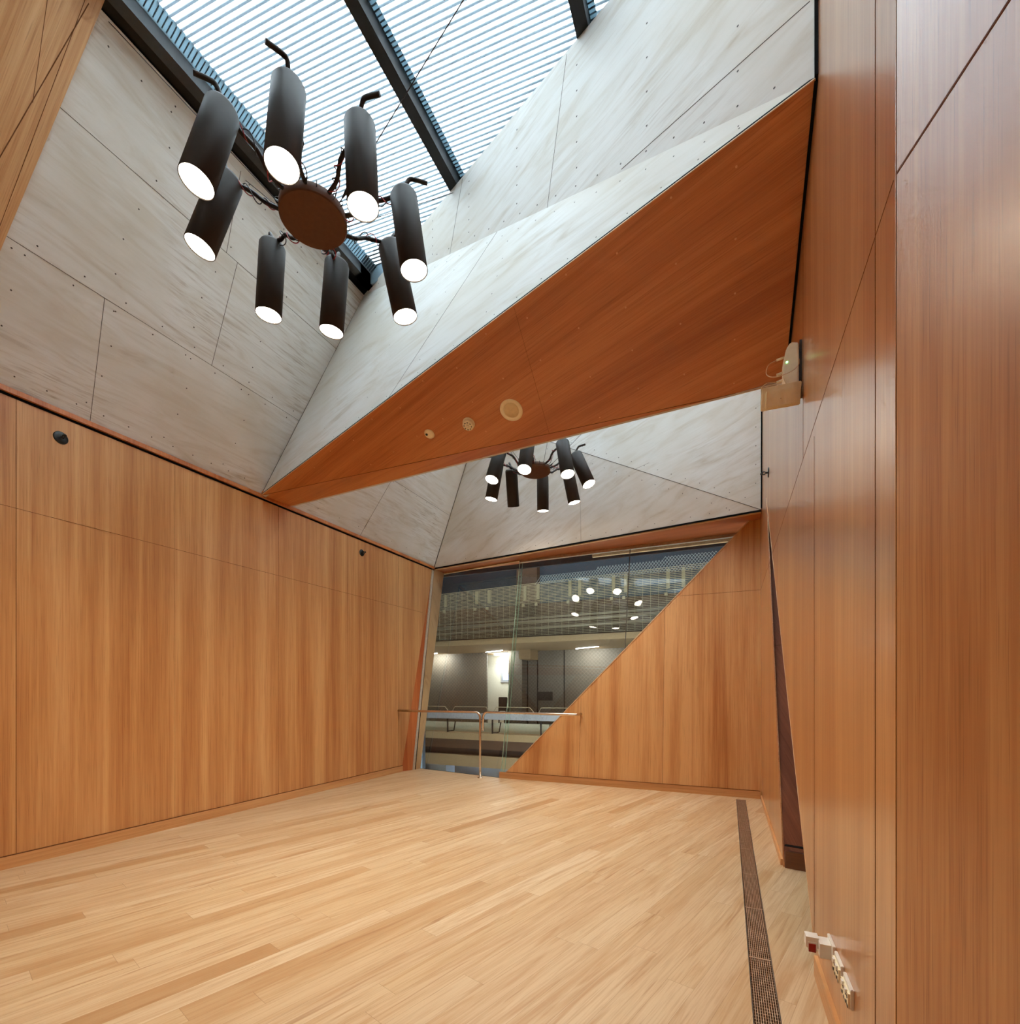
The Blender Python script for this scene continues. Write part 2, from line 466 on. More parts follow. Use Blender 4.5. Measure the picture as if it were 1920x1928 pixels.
# beam front, lower triangle
T0 = lerp(S1, P3, 0)
low_s = [(lerp(S1, P3, .30), lerp(Q, P3, .19), .004)]
sc = []
for k in range(1, 26):
    sc.append(lerp(lerp(S1, P3, k/26), Q, .03))
for k in range(1, 24):
    sc.append(lerp(lerp(Q, P3, k/24), S1, .03))
for f in (.2, .34, .48, .62):
    for k in range(1, 6):
        a, b = lerp(S1, P3, f), lerp(Q, P3, f-.08)
        sc.append(lerp(a, b, k/6))
BAY = V((-2.4, 1.5, 4.2))
bl = panel('ceiling', [S1, P3, Q], M['ply_f'], .05, room=BAY, seams=[(lerp(S1, P3, .42), lerp(Q, P3, .50), .003)], seam_mat=M['seamg'], screws=sc, sr=.005)
struct(bl, 'long pale plywood triangle just above the timber beam')
sc = []
for k in range(1, 24): sc.append(lerp(lerp(Q, P3, k/24), Rt, .035))
J0, J1 = V((-.85, 3.28, 5.02)), V((.392, 2.795, 4.85))
def up_pt(t, u): return lerp(lerp(Q, P3, t), lerp(Q, Rt, t), u)
for t in (.30, .42, .55, .68, .80, .92):
    for k in range(1, 6): sc.append(up_pt(t, k/6))
bu = panel('ceiling', [Q, P3, Rt], M['ply_u'], .05, room=BAY,
           seams=[(up_pt(.76, .015), up_pt(.995, .25), .004), (up_pt(.36, 0), up_pt(.40, .97), .003), (up_pt(.62, .0), up_pt(.66, .98), .003)],
           seam_mat=M['seamg'], screws=sc, sr=.006)
struct(bu, 'upper pale plywood facet between timber beam and skylight')
# beam soffit
so_s = [(lerp(S1, P4, .665), lerp(S1, P3, .675), .0015)]
sc = []
for i in range(2, 16):
    for j in range(0, 5):
        t = i/16; a, b = lerp(S1, P3, t), lerp(S1, P4, t)
        L = (a-b).length
        if j*.33+.08 < L: sc.append(lerp(a, b, (j*.33+.08+.04*math.sin(i*3+j))/L))
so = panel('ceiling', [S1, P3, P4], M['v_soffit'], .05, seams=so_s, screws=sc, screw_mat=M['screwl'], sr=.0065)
struct(so, 'orange timber beam soffit, the big triangle crossing the room')
sc = [lerp(lerp(P2, P4, k/17), S1, .35) for k in range(1, 12)]
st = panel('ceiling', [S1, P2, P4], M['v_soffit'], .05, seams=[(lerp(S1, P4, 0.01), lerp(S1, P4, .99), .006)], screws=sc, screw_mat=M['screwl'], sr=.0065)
struct(st, 'thin orange timber strip along the far edge of the beam')
bb = panel('ceiling', [P2, V((-3.887, 4.90, 6.04)), V((.392, 3.3, 6.04)), P4], M['ply_b'], .03, room=V((-2.4, 6, 4)))
struct(bb, 'pale plywood rear face of the beam')
# black reveal and pale edge between soffit and ply
n = pnormal([S1, P3, Q], BAY)
bm = bmesh.new()
ns = pnormal([S1, P3, P4])
upv = n.cross(P3-S1).normalized()
if upv.z < 0: upv = -upv
bar(bm, S1+n*.001+upv*.014, P3+n*.001+upv*.014, .016, .004, side=upv, mi=0)
bar(bm, S1+n*.002+upv*.002, P3+n*.002+upv*.002, .007, .005, side=upv, mi=1)
struct(build('trim_2', bm, [M['black'], M['edge']]), 'thin black line and pale edge where beam soffit meets plywood')
# shadow gap along the right wall
bm = bmesh.new()
def gap(pts, w=.016):
    for a, b in zip(pts, pts[1:]):
        bar(bm, V(a), V(b), w, .05, side=V((1, 0, 0)))
gap([(.396, 4.165, 3.73), (.396, 2.80, 4.41), (.396, 2.815, 6.0)])
gap([(.396, 7.06, 3.76), (.396, 7.00, 6.0)])
struct(build('trim_3', bm, M['black']), 'black shadow gap between ceiling facets and right wall')

# back facets
B = V((XL, 7.98, 3.78)); A = V((.392, 7.05, 3.74)); Q2 = V((-3.866, 7.363, 6.04)); R2 = V((.392, 6.98, 6.04))
sc = []
for k in range(1, 22): sc.append(lerp(lerp(B, A, k/22), Q2, .03)); sc.append(lerp(lerp(Q2, A, k/22), B, .04))
bk = panel('ceiling', [B, A, Q2], M['ply_b'], .05, seams=[(lerp(B, A, .55), lerp(Q2, A, .42), .002)], seam_mat=M['seamg'], screws=sc)
struct(bk, 'pale plywood facet directly above the window wall')
sc = []
for k in range(1, 9): sc.append(lerp(V((.33, 7.05, 3.85)), V((.33, 6.98, 6.0)), k/9))
for k in range(1, 22): sc.append(lerp(lerp(Q2, A, k/22), R2, .04))
bk2 = panel('ceiling', [Q2, A, R2], M['ply_b'], .05, seams=[(lerp(Q2, A, .999), lerp(Q2, A, .01), .007), (lerp(Q2, A, .62), V((.39, 7.02, 5.0)), .003)], seam_mat=M['seamg'], screws=sc)
struct(bk2, 'upper pale plywood facet behind the far pendant light')
# dark crease lines in the valleys
bm = bmesh.new()
for a, b, w in ((B, Q2, .014), (S1, Q, .008)):
    nn = V((1, 0, -.6)).normalized()
    bar(bm, V(a)+nn*.004, V(b)+nn*.004, w, .006, side=(V((0, 1, 0))))
struct(build('trim_4', bm, M['seamg']), 'dark joint lines running up the ceiling valleys')

# near bay: timber lined slope at the top left, then the flat soffit over the viewer
def wf(y, z): return lf(y, z)+V((.863, 0, -.507))*.035
def wedge(y, z): return wf(y+(z-3.77)*.13, z)
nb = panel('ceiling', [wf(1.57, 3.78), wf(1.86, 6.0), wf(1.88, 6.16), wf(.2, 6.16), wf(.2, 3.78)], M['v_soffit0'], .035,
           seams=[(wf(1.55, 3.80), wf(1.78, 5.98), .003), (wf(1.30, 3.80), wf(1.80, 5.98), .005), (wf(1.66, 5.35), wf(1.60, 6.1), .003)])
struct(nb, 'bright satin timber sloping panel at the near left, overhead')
nb2 = panel('ceiling', [(XL, .45, 3.77), (1.9, .45, 3.77), (1.9, -2.6, 3.77), (XL, -2.6, 3.77)], M['v_head'], .05)
struct(nb2, 'timber soffit directly above the viewer')
nv = panel('ceiling', [(XL, .45, 3.77), (XL, .40, 6.16), (.45, .40, 6.16), (.45, .45, 3.77)], M['ply_u'], .05)
struct(nv, 'pale plywood upright face over the viewer')

# right wall with the slanted triangular opening
def rw(y, z): return V((XR, y, z))
sm = [(rw(1.60, 2.76), rw(7.5, 2.76), .003), (rw(1.775, 0.1), rw(1.775, 5.9), .004), (rw(2.90, .1), rw(2.90, 2.7), .002), (rw(3.30, 2.76), rw(3.30, 4.2), .002)]
wr = panel('wall_right', [rw(1.586, 0), rw(2.80, 0), rw(6.30, 3.62), rw(4.42, 0), rw(7.09, 0), rw(8.2, 3.9), rw(8.2, 6.1), rw(1.586, 6.1)],
           M['v_right'], .010, seams=sm)
struct(wr, 'honey veneer wall on the right with a slanted triangular opening')
dr = V((.331, -1, 0))
F0 = V((XR, 1.586, 0)); F1 = F0+dr*4.2
def nw(s, z): return F0+dr*s+V((0, 0, z))
wn_ = panel('wall_right', [F0, F1, F1+V((0, 0, 6.1)), F0+V((0, 0, 6.1))], M['v_near'], .045,
            seams=[(nw(.003, 2.76), nw(4, 2.76), .007), (nw(.004, .1), nw(.004, 6), .0012)], room=V((-2, 0, 2)))
struct(wn_, 'nearest veneer panel of the right wall, angled towards the viewer')
bm = bmesh.new()
box(bm, XR-.016, XR, 1.586, 2.80, 0, .098); box(bm, XR-.016, XR, 4.46, 7.08, 0, .05)
prism(bm, [F0, F1, F1+V((-.016, -.005, 0)), F0+V((-.016, 0, 0))], (0, 0, .098))
struct(build('baseboard_right', bm, [M['skirt_y']]), 'honey timber skirting under the right wall')
# pale edge of the opening
bm = bmesh.new()
bar(bm, rw(2.80, 0)+V((.006, .003, 0)), rw(6.30, 3.62)+V((.006, .003, 0)), .005, .016, side=V((0, 1, 0)))
struct(build('trim_5', bm, M['edge']), 'pale timber edge up the slanted opening')
# dark recess behind the opening
bm = bmesh.new()
O0, O1 = rw(4.42, 0), rw(6.30, 3.55)
r0 = V((.011, 0, 0)); r1 = V((1.5, -.32, 0))
prism(bm, [O0+r0, O1+r0, O1+r1, O0+r1], (0, .03, 0))
k0 = lerp(O0, O1, .52)
bar(bm, k0+r0+V((0, -.002, 0)), k0+r1+V((0, -.002, 0)), .005, .004, side=V((0, 0, 1)), mi=1)
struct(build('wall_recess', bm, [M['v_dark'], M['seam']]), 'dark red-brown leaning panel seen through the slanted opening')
bm = bmesh.new()
q0, q1 = O0+r0, O0+r1
prism(bm, [q0+V((0, -.02, 0)), q1+V((0, -.02, 0)), q1+V((0, .02, 0)), q0+V((0, .02, 0))], (0, 0, .13), 0)
bar(bm, q0+V((0, -.0, .175)), q1+V((0, -.0, .175)), .004, .05, side=V((0, 0, 1)), mi=1)
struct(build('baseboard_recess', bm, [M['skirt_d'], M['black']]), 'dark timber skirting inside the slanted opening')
bm = bmesh.new()
box(bm, 2.0, 2.05, -2.6, 7.7, 0, 6.1); box(bm, .45, 2.05, 7.6, 7.65, 0, 6.1); box(bm, .45, 2.05, 1.0, 7.65, 3.66, 3.7)
box(bm, .45, 2.05, 1.55, 1.6, 0, 3.7)
struct(build('wall_recess', bm, M['v_right']), 'timber lined passage beyond the slanted opening')

# back timber wall: leans back 0.41 m over its height
def W(x, z): return V((x, 7.09+.109*z, z))
sm = [(W(-.63, 2.77), W(.40, 2.77), .004), (W(-.838, .1), W(-.838, 2.6), .004), (W(-2.05, .1), W(-2.05, 1.3), .0025), (W(-.838, 2.55), W(-.62, 2.77), .0005)]
wb = panel('wall_back', [W(-3.345, 0), W(.403, 0), W(.403, 3.77), W(.28, 3.77)], M['v_back'], .03, seams=sm)
struct(wb, 'honey veneer triangle wall beside the window')
bm = bmesh.new()
nW = pnormal([W(-3.345, 0), W(.403, 0), W(.403, 3.77)])
bar(bm, W(-3.34, 0)+nW*.002, W(.27, 3.76)+nW*.002, .008, .012, side=nW)
struct(build('trim_6', bm, M['edge']), 'pale timber edge along the diagonal of the back wall')
bm = bmesh.new()
prism(bm, [(-3.36, 7.075, 0), (.385, 7.075, 0), (.385, 7.092, 0), (-3.36, 7.092, 0)], (0, 0, .098))
prism(bm, [(-3.24, 7.0745, .098), (.385, 7.0745, .098), (.385, 7.10, .098), (-3.24, 7.10, .098)], (0, 0, .005), 1)
struct(build('baseboard_back', bm, [M['skirt_x'], M['seam']]), 'honey timber skirting under the back wall')
# header soffit between ceiling and window
bm = bmesh.new()
prism(bm, [(XL-.05, 7.99, 3.765), (.40, 7.05, 3.745), (.40, 8.2, 3.775), (-5.25, 8.42, 3.775)], (0, 0, .05), 0)
bar(bm, B+V((.03, -.006, -.012)), A+V((0, -.006, -.012)), .022, .012, side=V((0, 0, 1)), mi=1)
bar(bm, B+V((.03, .03, -.026)), A+V((0, .03, -.02)), .02, .04, side=V((0, 0, 1)), mi=2)
struct(build('wall_header', bm, [M['v_head'], M['black'], M['edge']]), 'red-orange timber header strip over the window')
# rear wall behind the viewer
rr = panel('wall_rear', [(XL, -2.55, 0), (1.9, -2.55, 0), (1.9, -2.55, 3.8), (XL, -2.55, 3.8)], M['v_back'], .05)
struct(rr, 'honey veneer rear wall')
# roof over the beams
bm = bmesh.new()
def roof(pts): prism(bm, pts, (0, 0, .05))
roof([(-6, -2.7, 6.22), (2.2, -2.7, 6.22), (2.2, .30, 6.22), (-6, 1.6, 6.22)])
roof([(-6, 4.45, 6.22), (-3.9, 4.62, 6.22), (2.2, 2.2, 6.22), (2.2, 2.9, 6.22), (-3.9, 4.85, 6.22), (-6, 5.1, 6.22)])
roof([(-6, 7.9, 6.22), (-3.87, 7.40, 6.22), (2.2, 7.0, 6.22), (2.2, 9, 6.22), (-6, 9, 6.22)])
roof([(-6, -2.7, 6.22), (-3.93, -2.7, 6.22), (-3.93, 9, 6.22), (-6, 9, 6.22)])
roof([(.45, -2.7, 6.24), (2.2, -2.7, 6.24), (2.2, 9, 6.24), (.45, 9, 6.24)])
box(bm, -6.0, -5.95, -2.7, 9, 3.7, 6.22); box(bm, 2.15, 2.2, -2.7, 9, 3.6, 6.25); box(bm, -6, 2.2, -2.7, -2.65, 3.7, 6.25)
box(bm, -6, 2.2, 8.95, 9.0, 3.85, 6.25)
struct(build('ceiling_roof', bm, M['steel_d']), 'dark roof slab around the skylights')

# ------------------------------------------------------------------ skylights
sa = math.radians(5.3)
def skylight(name, y0, y1, n):
    root = empty(name, (-1.8, (y0+y1)/2, 6.1))
    root['kind'] = 'structure'
    o = V(root.location)
    def Lc(x, y, z): return V((x, y, z))-o
    # steel channel down the left side, stepped
    bm = bmesh.new()
    prism(bm, [Lc(-3.90, y0, 6.02), Lc(-3.90, y1, 6.02), Lc(-3.86, y1, 6.22), Lc(-3.86, y0, 6.22)], (.005, 0, 0), 1)
    prism(bm, [Lc(-3.89, y0, 6.05), Lc(-3.77, y0, 6.07), Lc(-3.77, y1, 6.07), Lc(-3.89, y1, 6.05)], (0, 0, .02), 1)
    prism(bm, [Lc(-3.77, y0, 6.0), Lc(-3.68, y0, 6.0), Lc(-3.68, y0, 6.12), Lc(-3.77, y0, 6.12)], (0, y1-y0, 0), 0)
    build('frame', bm, [M['steel_d'], M['steel_b']], root)
    # galvanised closer strip, corrugated
    bm = bmesh.new()
    N = int((y1-y0)/.03)
    for k in range(N):
        ya = y0+k*.03
        d = .006*(k % 2)
        prism(bm, [Lc(-3.69, ya, 6.10), Lc(-3.60+d, ya, 6.165), Lc(-3.60+d, ya+.03, 6.165), Lc(-3.69, ya+.03, 6.10)], (0, 0, .006))
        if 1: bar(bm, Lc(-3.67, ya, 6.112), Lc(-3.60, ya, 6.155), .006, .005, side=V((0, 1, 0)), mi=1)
    build('flashing', bm, [M['galv'], M['tick']], root)
    # bars
    for x in (-2.30, -.93, .40):
        bm = bmesh.new()
        prism(bm, [Lc(x-.045, y0, 6.02), Lc(x+.045, y0, 6.02), Lc(x+.045, y0, 6.15), Lc(x-.045, y0, 6.15)], (0, y1-y0, 0), 0)
        build('glazing_bar', bm, M['steel_b'], root)
        bm = bmesh.new()
        for k in range(N):
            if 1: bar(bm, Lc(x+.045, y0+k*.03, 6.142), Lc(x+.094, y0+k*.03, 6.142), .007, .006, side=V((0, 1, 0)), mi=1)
        prism(bm, [Lc(x+.045, y0, 6.15), Lc(x+.09, y0, 6.15), Lc(x+.09, y1, 6.15), Lc(x+.045, y1, 6.15)], (0, 0, .004))
        build('flashing', bm, [M['galv'], M['tick']], root)
    # far end frame
    bm = bmesh.new()
    prism(bm, [Lc(-3.72, y1-.10, 6.0), Lc(.45, y1-.10, 6.0), Lc(.45, y1-.10, 6.17), Lc(-3.72, y1-.10, 6.17)], (0, .06, 0))
    build('frame', bm, M['galv'], root)
    # translucent sheet
    bm = bmesh.new()
    prism(bm, [Lc(-3.93, y0-.1, 6.185), Lc(.5, y0-.1, 6.185), Lc(.5, y1+.25, 6.185), Lc(-3.93, y1+.25, 6.185)], (0, 0, .003))
    s = build('sheet', bm, M['sheet'], root)
    bm = bmesh.new()
    d = V((math.cos(sa), math.sin(sa), 0))
    x0 = -3.62
    y = y0-.45
    while y < y1-.02:
        a = V((x0, y, 6.17)); b = a+d*(4.1/math.cos(sa))
        # clip to the opening
        if b.y > y0 and a.y < y1:
            t0 = max(0, (y0-a.y)/(b.y-a.y)); t1 = min(1, (y1-a.y)/(b.y-a.y))
            if t1 > t0+.01:
                p, q = a+(b-a)*t0, a+(b-a)*t1
                bar(bm, p-o, q-o, .013, .008, side=V((0, 1, 0)))
        y += .040
    build('corrugation', bm, M['rib'], root)
    return root
s1 = skylight('window_1', .4, 4.46, 0); s1['label'] = 'ribbed translucent skylight over the near pendant light'; s1['category'] = 'skylight'
s2 = skylight('window_2', 4.2, 7.5, 0); s2['label'] = 'ribbed translucent skylight behind the timber beam'; s2['category'] = 'skylight'

# ------------------------------------------------------------------ window glass
def G(x, z): return V((x, 7.09-.1543*(x+3.32)+.2633*z, z))
nG = pnormal([G(-3.32, 0), G(.28, 3.76), G(-5.2, 3.76)])
win = empty('window_3', G(-3.32, 0)); win['kind'] = 'structure'
win['label'] = 'large leaning interior window looking across the atrium'; win['category'] = 'window'
o = V(win.location)
def gpoly(name, pts, mat, th):
    bm = bmesh.new(); prism(bm, [p-o for p in pts], -nG*th); return build(name, bm, mat, win)
XJ = -1.46
def Hh(x, z): return V((x, 7.0666-.01*x+.265*z, z))
nH = pnormal([Hh(-3, 0), Hh(0, 3.7), Hh(-3, 3.7)])
def hpoly(name, pts, mat, th):
    bm = bmesh.new(); prism(bm, [p-o for p in pts], -nH*th); return build(name, bm, mat, win)
gpoly('pane', [G(-5.16, -.02), G(-3.36, -.02), G(-3.45, 3.79), G(-5.25, 3.79)], M['glass'], .012)
hpoly('pane', [Hh(-3.33, .0), Hh(XJ-.006, 1.72), Hh(XJ-.006, 3.79), Hh(-3.43, 3.79)], M['glass'], .012)
hpoly('pane', [Hh(XJ+.006, 1.72), Hh(.42, 3.48), Hh(.42, 3.79), Hh(XJ+.006, 3.79)], M['glass'], .012)
bm = bmesh.new(); bar(bm, Hh(XJ, 1.7)-o-nH*.006, Hh(XJ, 3.78)-o-nH*.006, .012, .012, side=nH); build('mullion', bm, M['seamg'], win)
# glass stiffening fin at the pane joint
bm = bmesh.new()
fa, fb = G(-3.34, 0.0), G(-3.43, 3.78)
prism(bm, [fa-o, fb-o, fb-o+V((-.02, .17, 0)), fa-o+V((-.02, .17, 0))], (.012, 0, 0))
build('fin', bm, M['fin'], win)
bm = bmesh.new()
bar(bm, fa-o, fb-o, .006, .010, side=nG)
bar(bm, fa-o+V((-.02, .17, 0)), fb-o+V((-.02, .17, 0)), .006, .010, side=nG)
build('edge', bm, M['glass_edge'], win)
bm = bmesh.new()
bar(bm, G(-5.2, 3.76)-o, G(-3.43, 3.76)-o, .03, .03, side=nG)
build('head_channel', bm, M['jamb'], win)
bm = bmesh.new()
bar(bm, Hh(-3.43, 3.745)-o, Hh(.42, 3.745)-o, .03, .055, side=nH)
build('head_channel', bm, M['alu'], win)
bm = bmesh.new()
bar(bm, V((-2.2, 8.5, 3.83))-o, V((2.0, 8.5, 3.83))-o, .06, .10, side=V((0, 1, 0)))
build('outer_flashing', bm, M['edge'], win)
bm = bmesh.new()
bar(bm, G(-5.16, 0.0)-o, G(-3.36, 0.0)-o, .02, .006, side=nG)
build('sill_channel', bm, M['steel_d'], win)
# jamb: pale timber strip with aluminium angle
bm = bmesh.new()
TL, TR_, BR, BL = V((XL+.003, 7.93, 3.75)), V((-5.205, 8.37, 3.77)), V((-5.075, 7.36, 0)), V((-5.09, 7.21, 0))
prism(bm, [TL-o, TR_-o, BR-o, BL-o], (-.06, .03, 0))
build('jamb', bm, M['jamb'], win)
bm = bmesh.new()
bar(bm, BL-o+V((-.012, -.022, 0)), TL-o+V((.012, -.012, -.03)), .045, .012, side=V((.35, .9, 0)))
build('jamb_angle', bm, M['alu'], win)
bm = bmesh.new()
bar(bm, BL-o+V((.004, .006, 0)), TL-o+V((.016, .016, 0)), .010, .012, side=V((.35, .9, 0)))
build('gasket', bm, M['black'], win)

# ------------------------------------------------------------------ chandeliers
def chandelier(name, centre, tubes, label, cables):
    root = empty(name, centre)
    # hub: shallow round canister, hollow upward with a rim
    bm = bmesh.new()
    lathe(bm, [(0, 0), (.196, 0), (.202, .006), (.202, .055), (.198, .062), (.190, .062), (.186, .05), (0, .05)], 64)
    hub = build('hub', bm, M['disc'], root)
    for f in hub.data.polygons: f.use_smooth = abs(f.normal.z) < .5
    for k in range(24):
        a = k*2*math.pi/24+.1
        c = V((.205*math.cos(a), .205*math.sin(a), .045))
        bm = bmesh.new()
        ring = [c+V((math.cos(a)*math.cos(t)*.016, math.sin(a)*math.cos(t)*.016, math.sin(t)*.016+.006)) for t in [i*2*math.pi/10 for i in range(11)]]
        if k % 3 != 1:
            tube(bm, ring, .0028, 5, cap=False); build('eyelet', bm, M['rod'], hub)
        else: bm.free()
    lights = []
    for i, (top, d) in enumerate(tubes):
        top, d = V(top), V(d).normalized()
        rad = V((top.x, top.y, 0)).normalized(); tan = V((-rad.y, rad.x, 0))
        s = (-.4, .3, -.8, .45, .2, -.3, .3, -.4)[i]
        # arm: kinked rod out over the tube and beyond it, with a bent tail
        arm_pts = [rad*.19+V((0, 0, .045)), rad*.28+tan*.02*s+V((0, 0, .07)), rad*.36-tan*.015*s+V((0, 0, .13)),
                   rad*.45+tan*.012*s+V((0, 0, .16)), top-d*.015, top+rad*.010+V((0, 0, .05)), top+rad*.035+V((0, 0, .095)),
                   top+rad*(.075-.03*abs(s))+tan*.03*s+V((0, 0, .105)), top+rad*(.17-.10*abs(s))+tan*.11*s+V((0, 0, .10))]
        bm = bmesh.new()
        tube(bm, smooth_curve(arm_pts, 6), .0128, 8)
        arm = build('arm', bm, M['rod'], root)
        for wname, wm, ph, rr in (('red_wire', M['redwire'], 0, .018), ('black_wire', M['blackwire'], 2.2, .021)):
            path = smooth_curve(arm_pts[:5], 10)
            out = []
            for k, p in enumerate(path):
                t = k/(len(path)-1)
                a = ph+t*17+i
                loose = rr*(1+.7*math.sin(t*9+i*1.7+ph))
                out.append(p+tan*math.cos(a)*loose+V((0, 0, math.sin(a)*loose)))
            # drooping end into the tube top
            out += [top+tan*.03+rad*.02+V((0, 0, .035)), top+tan*.035-rad*.02+V((0, 0, .01)), top+d*.01]
            bm = bmesh.new(); tube(bm, smooth_curve(out, 2), .0032, 6)
            build(wname, bm, wm, arm)
        # cylinder lamp
        z = -d
        x = z.orthogonal().normalized(); y = z.cross(x)
        Mx = Matrix((x, y, z)).transposed().to_4x4(); Mx.translation = top
        bm = bmesh.new()
        R, Ln = .086, .50
        lathe(bm, [(0, .0), (R-.022, .0), (R-.008, -.006), (R, -.022), (R, -Ln), (R-.003, -Ln-.002), (R-.0045, -Ln), (R-.0045, -Ln+.02)], 48, 0, Mx)
        tb = build('lamp_tube', bm, M['lamp'], root)
        for f in tb.data.polygons: f.use_smooth = True
        bm = bmesh.new()
        lathe(bm, [(0, -Ln+.010), (R-.0048, -Ln+.006)], 40, 0, Mx)
        build('lens', bm, M['lens'], tb)
        ld = bpy.data.lights.new('lamp_beam', 'SPOT')
        ld.energy = LAMP_W; ld.color = (1, .86, .66); ld.spot_size = math.radians(118); ld.spot_blend = .9; ld.shadow_soft_size = .05
        lo = bpy.data.objects.new('lamp_beam', ld); col.objects.link(lo)
        lo.parent = root
        lo.location = top+d*(Ln+.012)
        lo.rotation_euler = d.to_track_quat('-Z', 'Y').to_euler()
    for (a, b) in cables:
        bm = bmesh.new()
        a, b = V(a), V(b)-V(centre)
        tube(bm, [a, b], .0028, 6)
        tube(bm, [lerp(a, b, .03), lerp(a, b, .045), lerp(a, b, .06)], [.004, .011, .004], 8)
        build('suspension_cable', bm, M['rod'], root)
    tag(root, label, 'chandelier', 'black tube chandeliers under the skylights')
    return root
LAMP_W = 34.
t1s = [((-.108, -.528, .190), (-.093, -.229, -.969)), ((-.412, -.277, .190), (-.219, -.212, -.952)), ((.301, -.454, .190), (.055, -.134, -.989)),
       ((.526, -.176, .190), (.075, -.030, -.997)), ((.508, .247, .190), (.141, .035, -.989)), ((.209, .496, .190), (.166, .135, -.977)),
       ((-.234, .449, .190), (-.110, -.002, -.994)), ((-.545, .151, .190), (-.062, -.015, -.998))]
chandelier('chandelier', (-2.394, 2.30, 4.37), t1s, 'large black chandelier of eight lit spotlight tubes nearest the viewer',
           [((.12, .05, .06), (XR-.005, 1.93, 5.81)), ((-.15, -.08, .06), (-3.84, 1.90, 5.95)), ((-.12, .12, .06), (-3.92, 2.99, 5.95)), ((.02, .15, .06), (-2.30, 3.9, 6.02))])
def c2(a, d): a = math.radians(a); return ((.54*math.cos(a), .54*math.sin(a), .19), d)
t2s = [c2(-125, (-.104, -.342, -.934)), c2(-172, (-.170, -.062, -.983)), ((-.43, .15, .19), (-.11, .42, -.90)), c2(-78, (.030, -.355, -.934)),
       c2(100, (-.036, .123, -.992)), c2(55, (.178, .101, -.979)), c2(-30, (.216, -.228, -.950)), c2(12, (.402, -.114, -.909))]
chandelier('chandelier', (-2.387, 6.176, 4.37), t2s, 'smaller looking black chandelier behind the timber beam, near the window',
           [((.12, .1, .06), (-.93, 7.0, 6.02)), ((-.12, -.12, .06), (-3.6, 5.2, 6.0)), ((.05, .12, .06), (-2.3, 6.9, 6.02))])

# ------------------------------------------------------------------ hand rail
rail = empty('handrail', (-3.64, 6.95, 0))
tag(rail, 'stainless steel handrail on one post in front of the window', 'handrail')
o = V(rail.location)
bm = bmesh.new()
lathe(bm, [(0, 0), (.046, 0), (.046, .006), (.040, .010), (.024, .012), (0, .012)], 24)
build('base_plate', bm, M['rail'], rail, True)
zr = 1.058
bm = bmesh.new()
tube(bm, [V((0, 0, .01)), V((0, 0, .5)), V((0, 0, zr-.09))]+[V((-.08+.08*math.cos(a), 0, zr-.09+.09*math.sin(a)-.0)) for a in [i*math.pi/16 for i in range(1, 9)]]+[V((-1.0, -.04, zr)), V((XL-o.x+.0, -.09, zr+.004))], .019, 14)
build('post_rail', bm, M['rail'], rail)
bm = bmesh.new()
tube(bm, [V((.052, .0, zr-.30)), V((.052, 0, zr-.09))]+[V((.132-.08*math.cos(a), 0, zr-.09+.09*math.sin(a))) for a in [i*math.pi/16 for i in range(1, 9)]]+[V((1.0, 0, zr-.004)), V((1.50, 0, zr-.008)), V((1.585, .005, zr-.01)), V((1.605, .03, zr-.01)), V((1.605, .10, zr-.01)), V((1.60, .255, zr-.01))], .019, 14)
build('second_rail', bm, M['rail'], rail)
bm = bmesh.new()
tube(bm, [V((0, 0, zr-.285)), V((.052, 0, zr-.285))], .010, 8)
build('spacer', bm, M['rail'], rail)
bm = bmesh.new(); tube(bm, [V((0, 0, zr-.14)), V((.052, 0, zr-.14))], .010, 8)
build('spacer', bm, M['rail'], rail)

# ------------------------------------------------------------------ floor grate
gr = empty('floor_grate', (.153, 3.75, -.02))
tag(gr, 'long narrow bronze slotted floor grille beside the right wall', 'floor grille')
o = V(gr.location)
bm = bmesh.new()
ya, yb = .6, 6.93
for k in range(12):
    x = GX0+.003+(GX1-GX0-.006)*k/11
    prism(bm, [V((x-.0016, ya, -.016))-o, V((x+.0016, ya, -.016))-o, V((x+.0016, ya, -.001))-o, V((x-.0016, ya, -.001))-o], (0, yb-ya, 0))
build('long_bars', bm, M['grate'], gr)
bm = bmesh.new()
y = ya
k = 0
while y < yb:
    w = .0035
    if k % 28 == 14: w = .012
    prism(bm, [V((GX0+.001, y, -.013))-o, V((GX1-.001, y, -.013))-o, V((GX1-.001, y+w, -.013))-o, V((GX0+.001, y+w, -.013))-o], (0, 0, .0115))
    y += .023; k += 1
build('cross_bars', bm, M['grate'], gr)
bm = bmesh.new()
for x in (GX0+.0005, GX1-.0035):
    prism(bm, [V((x, ya, -.03))-o, V((x+.003, ya, -.03))-o, V((x+.003, ya, .0012))-o, V((x, ya, .0012))-o], (0, yb-ya, 0))
build('frame', bm, M['steel_d'], gr)
bm = bmesh.new()
prism(bm, [V((GX0-.01, ya, -.125))-o, V((GX1+.01, ya, -.125))-o, V((GX1+.01, yb, -.125))-o, V((GX0-.01, yb, -.125))-o], (0, 0, .01))
build('trench', bm, M['pit'], gr)

